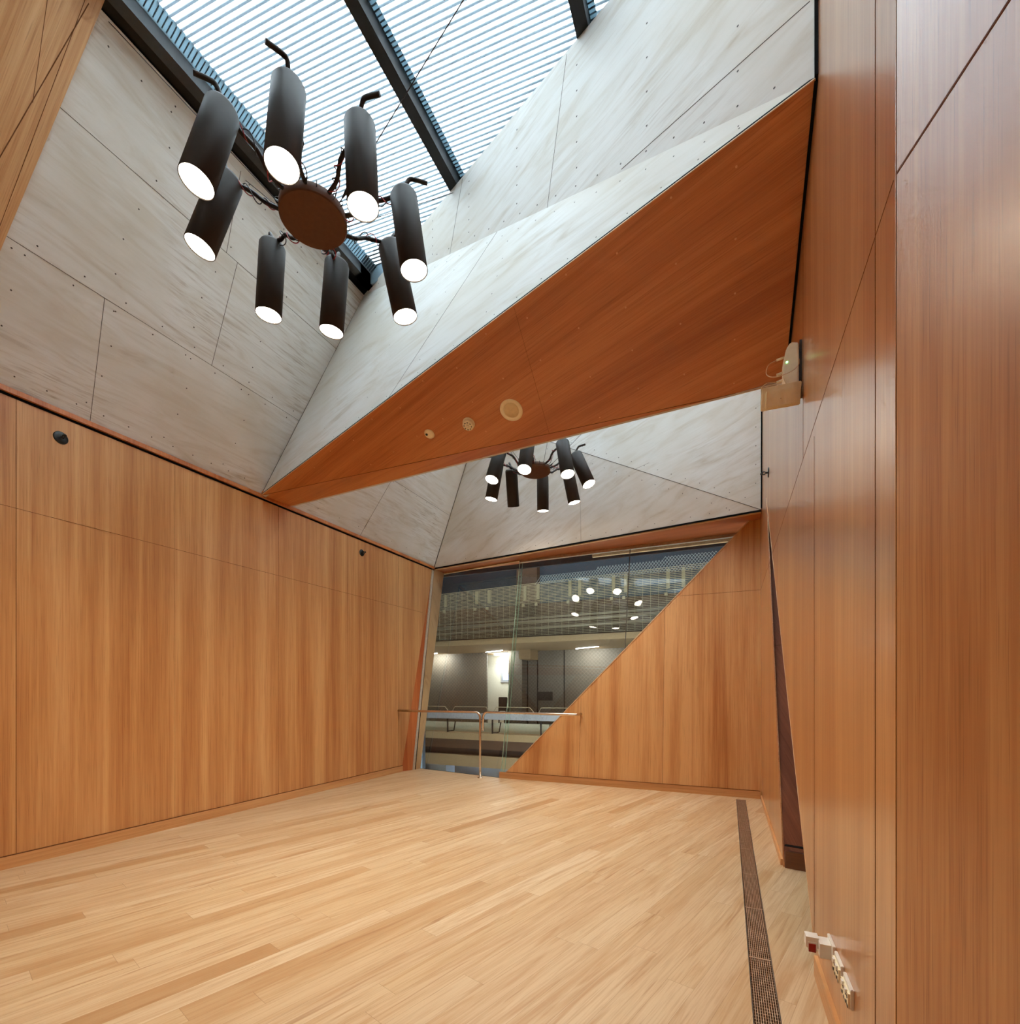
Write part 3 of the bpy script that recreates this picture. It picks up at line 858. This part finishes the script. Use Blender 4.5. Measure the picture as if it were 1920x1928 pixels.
# ------------------------------------------------------------------ small fixtures
def soffit_frame(p):
    """matrix standing on the soffit plane, z out of the surface"""
    nn = pnormal([S1, P3, P4])
    x = (P3-S1).normalized(); y = nn.cross(x)
    m = Matrix((x, y, nn)).transposed().to_4x4()
    p = V(p); p = p-nn*(p-S1).dot(nn)
    m.translation = p
    return m
def fixture(name, mtx, label, cat):
    e = empty(name); e.matrix_world = mtx; tag(e, label, cat); return e
sp = fixture('ceiling_speaker', soffit_frame((-1.737, 3.900, 3.859)), 'round cream ceiling speaker, largest disc set in the beam', 'speaker')
bm = bmesh.new(); lathe(bm, [(.068, .001), (.072, .005), (.098, .004), (.103, .0)], 40); build('trim_ring', bm, M['cream'], sp, True)
bm = bmesh.new(); lathe(bm, [(0, .006), (.050, .005), (.070, .001)], 40); build('grille', bm, M['cream2'], sp, True)
sd = fixture('smoke_detector', soffit_frame((-2.174, 3.920, 3.855)), 'domed cream smoke detector between the two flat discs', 'smoke detector')
bm = bmesh.new(); lathe(bm, [(0, .012), (.056, .012), (.058, .0)], 32); lathe(bm, [(.050, .012), (.052, .034), (.044, .042), (0, .043)], 32); build('housing', bm, M['cream'], sd, True)
bm = bmesh.new()
for k in range(8):
    a = k*math.pi/4
    slot_c = V((.034*math.cos(a), .034*math.sin(a), .0415))
    bar(bm, slot_c, slot_c+V((.012*math.cos(a+1.57), .012*math.sin(a+1.57), 0)), .008, .006)
build('vent_slots', bm, M['blackp'], sd)
bm = bmesh.new(); lathe(bm, [(.016, .042), (.014, .052), (0, .053)], 20); build('sensor_cap', bm, M['cream'], sd, True)
ms = fixture('motion_sensor', soffit_frame((-2.609, 3.931, 3.857)), 'small flat cream sensor disc, smallest and leftmost on the beam', 'sensor')
bm = bmesh.new(); lathe(bm, [(.050, 0), (.048, .006), (.032, .008), (0, .009)], 32); build('housing', bm, M['cream'], ms, True)
bm = bmesh.new(); lathe(bm, [(.012, .008), (.011, .013), (0, .015)], 20, 0, Matrix.Translation((-.022, .012, 0))); build('lens', bm, M['blackp'], ms, True)

def wall_hook(loc, out, label, cap=True):
    """round black wall plate with a stubby projecting swivel"""
    z = V(out); x = V((0, 1, 0)); y = z.cross(x)
    m = Matrix((x, y, z)).transposed().to_4x4(); m.translation = V(loc)
    e = fixture('wall_bracket', m, label, 'wall bracket')
    bm = bmesh.new(); lathe(bm, [(.052, 0), (.052, .006), (.046, .010), (.030, .012), (0, .012)], 32); build('plate', bm, M['blackp'], e, True)
    bm = bmesh.new()
    tube(bm, [V((0, 0, .01)), V((0, 0, .03))], .011, 12)
    ringp = [V((0, .016*math.cos(t), .046+.016*math.sin(t))) for t in [i*2*math.pi/14 for i in range(15)]]
    tube(bm, ringp, .0048, 8, cap=False)
    build('ring', bm, M['blackp'], e)
    bm = bmesh.new(); bmesh.ops.create_uvsphere(bm, u_segments=16, v_segments=10, radius=.013)
    bmesh.ops.translate(bm, vec=V((.0, .004, .070)), verts=bm.verts)
    build('knob', bm, M['blackp'], e, True)
    return e
wall_hook((XL, 2.213, 3.557), (1, 0, 0), 'round black wall bracket high on the near left wall')
wall_hook((XL, 5.945, 3.545), (1, 0, 0), 'tiny black wall bracket high on the far left wall')
wall_hook((XR, 5.93, 3.76), (-1, 0, 0), 'small black wall bracket high on the right wall')

# sockets: plates on the right wall, long side along y
def plate(name, y0, y1, label, cat):
    e = empty(name, (XR, (y0+y1)/2, .317)); tag(e, label, cat, 'outlets low on the right wall')
    w = (y1-y0)/2
    bm = bmesh.new(); box(bm, -.011, 0, -w, w, -.036, .036)
    bmesh.ops.bevel(bm, geom=[q for q in bm.edges], offset=.002, segments=2, affect='EDGES')
    build('plate', bm, M['white'], e)
    return e, w
def socket_holes(e, w):
    bm = bmesh.new()
    for cy in (-w*.55, w*.45):
        for (dy, dz, ang) in ((-.010, .010, .5), (.010, .010, -.5), (0, -.014, 0)):
            bar(bm, V((-.0185, cy+dy-math.sin(ang)*.006, dz-math.cos(ang)*.006-.008)), V((-.0185, cy+dy+math.sin(ang)*.006, dz+math.cos(ang)*.006-.008)), .0065, .0022, side=V((0, 1, 0)))
    for cy in (-w*.8, -w*.3, w*.1, w*.72):
        bar(bm, V((-.0185, cy-.006, -.028)), V((-.0185, cy+.007, -.028)), .008, .0022, side=V((0, 0, 1)))
    build('socket_holes', bm, M['blackp'], e)
    bm = bmesh.new(); box(bm, -.018, -.010, -w*.93, w*.93, -.033, .018)
    build('socket_face', bm, M['cream'], e)
    for cy in (-w*.5, w*.35):
        bm = bmesh.new(); box(bm, -.024, -.017, cy-.010, cy+.010, .010, .024); build('switch', bm, M['white'], e)
e1, w1 = plate('power_outlet', 2.04, 2.165, 'white power outlet plate low on right wall, closest to the viewer', 'power outlet'); socket_holes(e1, w1)
e2, w2 = plate('power_outlet', 2.20, 2.325, 'white power outlet plate on right wall, middle of the three', 'power outlet'); socket_holes(e2, w2)
e3, w3 = plate('power_outlet', 2.355, 2.48, 'white wall plate with protruding boxes and a red rocker switch', 'power outlet')
bm = bmesh.new(); box(bm, -.052, -.010, -.036, .040, -.032, .026); build('plug_body', bm, M['white'], e3)
bm = bmesh.new(); box(bm, -.098, -.050, .000, .052, -.012, .032); build('adaptor', bm, M['white'], e3)
bm = bmesh.new(); box(bm, -.088, -.062, -.006, .002, -.028, .006); build('rocker_switch', bm, M['red'], e3)
bm = bmesh.new(); box(bm, -.090, -.058, -.003, .024, -.020, .012); build('switch_housing', bm, M['white'], e3)

# wireless access point on the right wall under the beam
ap = empty('access_point', (XR, 3.39, 3.35)); tag(ap, 'cream wireless access point box fixed upright on right wall under the beam', 'access point')
bm = bmesh.new()
prism(bm, [V((-.012, -.03, -.14)), V((-.012, .03, -.14)), V((-.012, .03, .15)), V((-.012, -.03, .15))], (.012, 0, 0))
build('back_plate', bm, M['blackp'], ap)
bm = bmesh.new()
pr = [(-.015, -.125), (-.075, -.118), (-.098, -.06), (-.098, .04), (-.082, .115), (-.058, .15), (-.015, .135)]
prism(bm, [V((x, -.035, z)) for x, z in pr], (0, .075, 0))
bmesh.ops.bevel(bm, geom=[q for q in bm.edges], offset=.006, segments=2, affect='EDGES')
build('body', bm, M['cream'], ap)
bm = bmesh.new(); lathe(bm, [(0, .004), (.006, .003), (.006, 0)], 12, 0, Matrix.Translation(V((-.078, -.036, .03)))@Matrix.Rotation(math.pi/2, 4, 'X')); build('status_light', bm, M['led'], ap)
for z in (.085, -.005, -.05):
    bm = bmesh.new(); tube(bm, [V((-.09, 0, z)), V((-.13, .0, z-.006))], .007, 8)
    build('connector', bm, M['cream'], ap)
bm = bmesh.new()
tube(bm, smooth_curve([(-.13, 0, .080), (-.175, -.01, .055), (-.185, -.01, 0), (-.14, -.04, -.045), (-.06, -.06, -.045), (-.02, -.05, -.01), (-.015, -.04, .03)], 8), .0028, 6)
tube(bm, smooth_curve([(-.13, 0, -.055), (-.19, 0, -.05), (-.215, -.01, -.09), (-.20, -.01, -.14), (-.17, .0, -.165)], 8), .0028, 6)
build('cable', bm, M['edge'], ap)
bm = bmesh.new()
tube(bm, smooth_curve([(-.03, .04, .08), (-.01, .03, .0), (-.02, .02, -.08), (-.012, .0, -.16)], 6), .007, 6)
build('black_cable', bm, M['blackwire'], ap)
an = empty('panel_antenna', (XR-.115, 3.30, 3.155), (math.radians(22), 0, math.radians(4)))
tag(an, 'flat cream antenna panel tilted out from right wall below the access point', 'antenna')
bm = bmesh.new()
box(bm, -.105, .105, 0, .018, -.062, .062)
bmesh.ops.bevel(bm, geom=[q for q in bm.edges], offset=.004, segments=2, affect='EDGES')
build('back_panel', bm, M['cream'], an)
bm = bmesh.new()
f = box(bm, -.085, .080, -.016, .004, -.056, .038)
bmesh.ops.bevel(bm, geom=[q for q in bm.edges], offset=.006, segments=2, affect='EDGES')
build('cover', bm, M['cream'], an)
bm = bmesh.new()
for x in (-.003,):
    for z in (-.012,): bar(bm, V((x, -.0165, z)), V((x+.004, -.0165, z)), .004, .001, side=V((0, 0, 1)))
build('marking', bm, M['seam'], an)
bm = bmesh.new()
bar(bm, V((.07, .02, .0)), V((.114, .06, .0)), .05, .02, side=V((0, 0, 1)))
build('bracket', bm, M['alu'], an)

# ------------------------------------------------------------------ across the atrium
K = {}
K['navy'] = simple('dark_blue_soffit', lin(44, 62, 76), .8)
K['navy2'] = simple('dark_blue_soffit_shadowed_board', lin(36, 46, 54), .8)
K['brown'] = simple('brown_bulkhead', lin(84, 62, 44), .7)
K['beige'] = simple('beige_concrete', lin(164, 138, 100), .8)
K['mesh'] = simple('beige_wire', lin(176, 164, 132), .6, .2)
K['mesh2'] = simple('pale_net_wire', lin(170, 180, 178), .6)
K['greyp'] = simple('grey_partition', lin(120, 116, 108), .7)
K['pipe'] = simple('galvanised_pipe', lin(150, 138, 118), .35, .6)
K['ledge'] = simple('pale_ledge', lin(166, 166, 166), .5)
K['whitem'] = simple('white_perforated_panel', lin(190, 186, 160), .7)
K['darkm'] = simple('dark_void', lin(40, 30, 22), .8)
K['office'] = simple('office_wall', lin(214, 210, 190), .8)
K['strip'] = emis('fluorescent_strip', (.95, .97, 1, 1), 14)
K['blue'] = emis('blue_screen_glow', (.45, .62, 1, 1), 1.6)
K['greyw'] = simple('grey_wall', lin(150, 150, 146), .7)
def part(name, mat, parent, fn, smooth=False):
    b = bmesh.new(); fn(b); return build(name, b, mat, parent, smooth)
def diamond(name):
    t = NT(name)
    pos = t.n('ShaderNodeTexCoord').outputs['Object']
    a = t.math('ADD', t.dot(pos, (1, 0, 0)), t.dot(pos, (0, 0, 1))); b = t.math('SUBTRACT', t.dot(pos, (1, 0, 0)), t.dot(pos, (0, 0, 1)))
    fa_ = t.math('PINGPONG', a, .07); fb_ = t.math('PINGPONG', b, .07)
    m_ = t.math('LESS_THAN', t.math('MINIMUM', fa_, fb_), .012)
    t.bsdf(t.mix(m_, lin(106, 98, 86), lin(124, 116, 102)), .6)
    return t.m
K['quilt'] = diamond('grey_diamond_mesh_cladding')

# atrium shell
at = bmesh.new()
box(at, -16, 4, 18.3, 18.4, -4, 9.1); struct(build('wall_atrium', at, K['brown']), 'dark far wall of the atrium beyond the glass')
at = bmesh.new(); box(at, -16.1, -16, 7.8, 18.4, -4, 9.1); struct(build('wall_atrium', at, K['brown']), 'dark side wall of the atrium on the left')
at = bmesh.new(); box(at, 4, 4.1, 9.0, 18.4, -4, 9.1); struct(build('wall_atrium', at, K['brown']), 'dark side wall of the atrium on the right')
at = bmesh.new(); box(at, -16, 4, 8.4, 18.4, -4, -3.9)
struct(build('floor_atrium', at, K['brown']), 'dark floor at the bottom of the atrium')
at = bmesh.new(); box(at, -16, 4, 9.0, 18.4, 9.0, 9.1); box(at, -16, -6.1, 7.8, 9.1, 9.0, 9.1); box(at, 2.2, 4.1, 7.0, 9.1, -4, 9.1); box(at, -16, -5.4, 7.9, 8.0, -4, 9.0); box(at, -16, 4, 8.98, 9.05, 6.2, 9.1)
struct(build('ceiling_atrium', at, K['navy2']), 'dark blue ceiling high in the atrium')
at = bmesh.new()
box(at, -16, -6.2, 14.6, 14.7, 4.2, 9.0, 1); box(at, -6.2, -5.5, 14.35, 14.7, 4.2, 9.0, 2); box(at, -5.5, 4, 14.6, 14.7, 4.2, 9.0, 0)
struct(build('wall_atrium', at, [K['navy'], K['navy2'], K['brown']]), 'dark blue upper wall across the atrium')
at = bmesh.new(); box(at, -16, 4, 14.6, 14.7, 3.07, 4.2)
struct(build('wall_atrium', at, K['brown']), 'dark brown bulkhead across the atrium')
at = bmesh.new()
box(at, -16, 4, 14.0, 18.3, 2.90, 3.08, 0)
struct(build('ceiling_gallery', at, K['beige']), 'beige slab over the opposite gallery')
at = bmesh.new()
box(at, -16, 4, 14.0, 18.3, -.20, .02); box(at, -16, 4, 14.1, 18.3, -1.1, -.72)
struct(build('floor_gallery', at, K['beige']), 'beige floor slabs of the opposite gallery')
at = bmesh.new(); box(at, -16, 4, 14.06, 14.12, -.50, -.20)
struct(build('trim_gallery', at, K['brown']), 'brown band under the opposite gallery floor')
at = bmesh.new(); box(at, -16, 4, 14.3, 14.4, -.74, -.50)
struct(build('trim_gallery', at, K['darkm']), 'dark slot under the opposite gallery')
at = bmesh.new(); box(at, -16, 4, 16.2, 16.3, -3.9, -1.1)
struct(build('wall_lower', at, K['greyw']), 'grey wall on the level below')
# gallery back wall with the lit doorway
at = bmesh.new()
box(at, -16, -8.60, 16.98, 17.06, .02, 2.9); box(at, -7.50, 4, 16.98, 17.06, .02, 2.9)
box(at, -5.45, -5.42, 16.96, 16.98, .02, 2.9, 1); box(at, -6.50, -6.46, 16.96, 16.98, .02, 2.9, 1); box(at, -6.9, -6.86, 16.96, 16.98, .02, 2.9, 1)
struct(build('wall_gallery', at, [K['quilt'], K['darkm']]), 'grey patterned wall of the opposite gallery')
at = bmesh.new(); box(at, -6.9, -6.46, 16.2, 16.98, 2.55, 2.9); box(at, -7.5, -6.95, 16.6, 16.98, .02, 2.9, 1)
struct(build('trim_gallery', at, [K['beige'], K['quilt']]), 'boxed beige downstand in the opposite gallery')
at = bmesh.new(); box(at, -8.60, -7.5, 17.06, 17.12, 2.88, 2.92); box(at, -9.2, -7, 18.2, 18.29, 0, 2.9)
struct(build('wall_office', at, K['office']), 'pale office wall seen through the far doorway')
dk = empty('dark_panel', (-6.2, 16.95, 1.25)); tag(dk, 'brown rectangular panel on the far gallery door', 'panel')
part('board', K['darkm'], dk, lambda b: box(b, -.28, .32, -.01, .01, -.2, .12))
for k, (x, y, z, ln_) in enumerate([(-10.7, 16.3, 2.88, .8), (-7.86, 16.1, 2.88, .9), (-4.33, 16.0, 2.88, .9)]):
    f = empty('strip_light', (x, y, z))
    tag(f, ['short white strip light at the left end of the far gallery', 'white strip light over the lit far doorway', 'white strip light over the grey wall beside the diagonal'][k], 'light fitting', 'strip lights in the opposite gallery')
    part('diffuser', K['strip'], f, lambda b: bar(b, V((-ln_/2, .25, -.02)), V((ln_/2, -.25, -.02)), .05, .02, side=V((0, 1, 0))))
    part('housing', M['alu'], f, lambda b: bar(b, V((-ln_/2, .25, 0)), V((ln_/2, -.25, 0)), .07, .02, side=V((0, 1, 0))))
    ld = bpy.data.lights.new('strip_glow', 'AREA'); ld.shape = 'RECTANGLE'; ld.size = ln_; ld.size_y = .06; ld.energy = 13; ld.color = (1, .96, .90)
    lo = bpy.data.objects.new('strip_glow', ld); col.objects.link(lo); lo.location = (x, y+.25, z-.05); lo.rotation_euler = (math.radians(35), 0, 0)
for k, (x, z) in enumerate([(-8.2, 2.75), (-8.1, 2.45)]):
    f = empty('ceiling_light', (x, 17.7, z+.1)); tag(f, ['upper bright ceiling light inside the far doorway', 'lower bright ceiling light inside the far doorway'][k], 'ceiling light', 'office ceiling lights')
    part('diffuser', K['strip'], f, lambda b: box(b, -.35, .35, -.2, .2, -.01, .01))
ld = bpy.data.lights.new('office_glow', 'AREA'); ld.size = 1.0; ld.energy = 8; ld.color = (.93, .96, 1)
lo = bpy.data.objects.new('office_glow', ld); col.objects.link(lo); lo.location = (-8.1, 17.6, 2.8)
nt = empty('notice', (-8.25, 18.17, 1.9)); tag(nt, 'white and blue notice on the far office wall', 'notice')
part('sheet', K['ledge'], nt, lambda b: box(b, -.3, .12, -.01, .01, -.15, .25))
part('picture', K['blue'], nt, lambda b: box(b, -.2, .05, -.02, -.012, -.05, .18))  # picture glows by itself: its brightness is emission, not a lamp
# desks and a screen in the office
dsk = empty('office_desk', (-8.0, 17.5, .02)); tag(dsk, 'cream topped desk just inside the far doorway', 'desk')
part('top', K['whitem'], dsk, lambda b: box(b, -.25, .45, -.3, .3, .72, .75))
part('leg', K['darkm'], dsk, lambda b: box(b, -.22, -.18, -.28, -.24, 0, .72)); part('leg', K['darkm'], dsk, lambda b: box(b, .38, .42, -.28, -.24, 0, .72))
part('pedestal', K['darkm'], dsk, lambda b: box(b, .05, .4, -.2, .2, .02, .70))
ch = empty('office_chair', (-7.80, 16.75, .02)); tag(ch, 'dark office chair beside the desk in the far doorway', 'chair')
part('backrest', K['darkm'], ch, lambda b: (box(b, -.18, .18, -.03, .03, .62, 1.15), bmesh.ops.bevel(b, geom=list(b.edges), offset=.02, segments=2, affect='EDGES')))
part('seat', K['darkm'], ch, lambda b: box(b, -.2, .2, -.05, .35, .42, .48))
part('post', K['darkm'], ch, lambda b: box(b, -.02, .02, .13, .17, .0, .42))
# screen of wires hung above the gallery
ms_ = empty('wire_screen', (-6, 13.95, 3.9)); tag(ms_, 'wide wire mesh guard screen hung across the atrium', 'mesh screen')
o = V(ms_.location)
def zt(x): return 4.64+(x+8.8)*.021
b = bmesh.new()
nrow = 36
for k in range(nrow):
    f_ = k/(nrow-1)
    a_ = V((-14, 13.95, 3.12+(zt(-14)-3.12)*f_)); c_ = V((3, 13.95, 3.12+(zt(3)-3.12)*f_))
    bar(b, a_-o, c_-o, .018 if f_ > .6 else .009, .010, side=V((0, 0, 1)))
build('horizontal_wires', b, K['mesh'], ms_)
b = bmesh.new()
x = -14
while x < 3:
    bar(b, V((x, 13.94, 3.1))-o, V((x, 13.94, zt(x)))-o, .008, .008, side=V((1, 0, 0))); x += .215
build('vertical_wires', b, K['mesh'], ms_)
for x in (-8.62, -7.45, -7.0, -5.75, -5.32, -4.3, -4.0, -3.0, -2.65, -1.5, -1.1, -.2):
    part('bracket_post', K['mesh'], ms_, lambda b: (box(b, x-.045-o.x, x+.045-o.x, -.0, .06, 4.22-o.z, zt(x)-.03-o.z), box(b, x-.09-o.x, x-.01-o.x, -.03, .03, 4.02-o.z, 4.10-o.z)))
# diamond net above
nt_ = empty('diamond_net', (-3, 13.9, 4.8)); tag(nt_, 'fine diamond pattern net stretched above the mesh guard screen', 'net')
b = bmesh.new()
x0_, x1_ = -6.0, 1.5
z0f = lambda x: zt(x)
step = .085
k = 0
x = x0_-1
while x < x1_+1:
    for sgn in (1, -1):
        pts_ = []
        for q in range(0, 6):
            zz = 4.66+q*.085; xx = x+sgn*(q*.085)*.8
            top_ = 4.92+max(0, (xx+4.8))*.045 if xx > -5.2 else 4.7
            if x0_ < xx < x1_ and zz <= top_+.02: pts_.append(V((xx, 13.9, zz)))
        if len(pts_) > 1: bar(b, pts_[0]-V(nt_.location), pts_[-1]-V(nt_.location), .009, .006, side=V((0, 1, 0)).cross(pts_[-1]-pts_[0]))
    x += step
build('net_cords', b, K['mesh2'], nt_)
# pipes
for k, (z, r_, y_) in enumerate([(3.50, .05, 14.35), (3.30, .035, 14.3), (3.64, .03, 14.4)]):
    q = part('service_pipe', K['pipe'], None, lambda b: tube(b, [(-15.5, y_, z), (3.5, y_, z+.16)], r_, 12))
    tag(q, ['thick galvanised pipe, middle of three under the bulkhead', 'lowest service pipe above the gallery slab', 'thin uppermost service pipe below the bulkhead'][k], 'pipe', 'service pipes behind the mesh screen')
# balustrade ledge of the gallery
lg = empty('gallery_ledge', (-7, 14.0, .02)); tag(lg, 'long pale grey ledge along the opposite gallery edge', 'ledge')
o = V(lg.location)
part('top', K['ledge'], lg, lambda b: box(b, -9, 11, -.02, .04, .46, .655))
for x in (-8.62, -6.94, -5.27, -3.6):
    part('bracket', K['darkm'], lg, lambda b: (bar(b, V((x+7, .1, -.24)), V((x+7, .1, .46)), .04, .04), bar(b, V((x+7, .08, .03)), V((x+7.25, .08, .06)), .03, .03), bar(b, V((x+7.25, .08, .06)), V((x+7.31, .08, .38)), .03, .03)))
for i in range(6):
    xa = -9.9+i*1.53
    q = part('grab_rail', K['mesh'], None, lambda b: tube(b, [(xa, 13.97, .72), (xa+.1, 13.97, .885), (xa+1.25, 13.97, .885), (xa+1.4, 13.97, .72)], .012, 8))
    tag(q, 'thin bent metal rail loop standing on the opposite ledge', 'rail', 'bent rail loops on the opposite ledge')
pp = part('balustrade_panel', K['whitem'], None, lambda b: box(b, -15, 3.9, 14.5, 14.52, .02, .34)); tag(pp, 'pale perforated balustrade panel below the opposite ledge', 'panel')
# level below
scn_ = empty('light_table', (-8.35, 15.2, -2.0)); tag(scn_, 'pale blue lit surface glimpsed on the level below', 'screen')
part('panel', K['blue'], scn_, lambda b: box(b, -.45, .45, -.5, .5, .2, .24))
part('stand', K['darkm'], scn_, lambda b: box(b, -.3, .3, -.3, .3, -1.9, .2))
lb = part('white_cabinet', K['greyw'], None, lambda b: box(b, -9.7, -9.0, 14.6, 15.2, -3.9, -1.18)); tag(lb, 'pale grey cabinet on the level below, left of blue glow', 'cabinet')

def area(name, loc, rot, size, sy, e, c):
    ld = bpy.data.lights.new(name, 'AREA'); ld.shape = 'RECTANGLE'; ld.size = size; ld.size_y = sy; ld.energy = e; ld.color = c
    lo = bpy.data.objects.new(name, ld); col.objects.link(lo); lo.location = loc; lo.rotation_euler = rot
    return lo
area('atrium_fill', (-4, 11.5, 8.9), (0, 0, 0), 8, 3, 300, (.97, .97, .95))  # added fill light below the closed atrium ceiling

# ------------------------------------------------------------------ world, camera, view
w = bpy.data.worlds.new('sky'); scn.world = w; w.use_nodes = True
nt = w.node_tree; nt.nodes.clear()
bg = nt.nodes.new('ShaderNodeBackground'); ow = nt.nodes.new('ShaderNodeOutputWorld')
bg.inputs[0].default_value = (.86, .95, 1, 1); bg.inputs[1].default_value = 4.5
nt.links.new(bg.outputs[0], ow.inputs[0])

cam = bpy.data.cameras.new('camera'); co = bpy.data.objects.new('camera', cam); col.objects.link(co)
co.location = (0, 0, 1.4)
co.rotation_euler = (math.radians(90), 0, math.radians(24.137))
cam.sensor_fit = 'HORIZONTAL'; cam.sensor_width = 36; cam.lens = 36*915/1920
cam.shift_y = (1301-964)/1920
cam.clip_start = .02; cam.clip_end = 200
scn.camera = co
scn.view_settings.view_transform = 'Standard'; scn.view_settings.look = 'None'
scn.view_settings.exposure = 0.8; scn.view_settings.gamma = 1; scn.view_settings.use_curve_mapping = False
c = scn.cycles
c.use_denoising = True
try: c.denoiser = 'OPENIMAGEDENOISE'
except Exception: pass
c.max_bounces = 7; c.diffuse_bounces = 5; c.glossy_bounces = 3; c.transparent_max_bounces = 12; c.transmission_bounces = 4
c.use_adaptive_sampling = True; c.adaptive_threshold = .12; c.adaptive_min_samples = 12
c.sample_clamp_indirect = 8; c.caustics_reflective = False; c.caustics_refractive = False
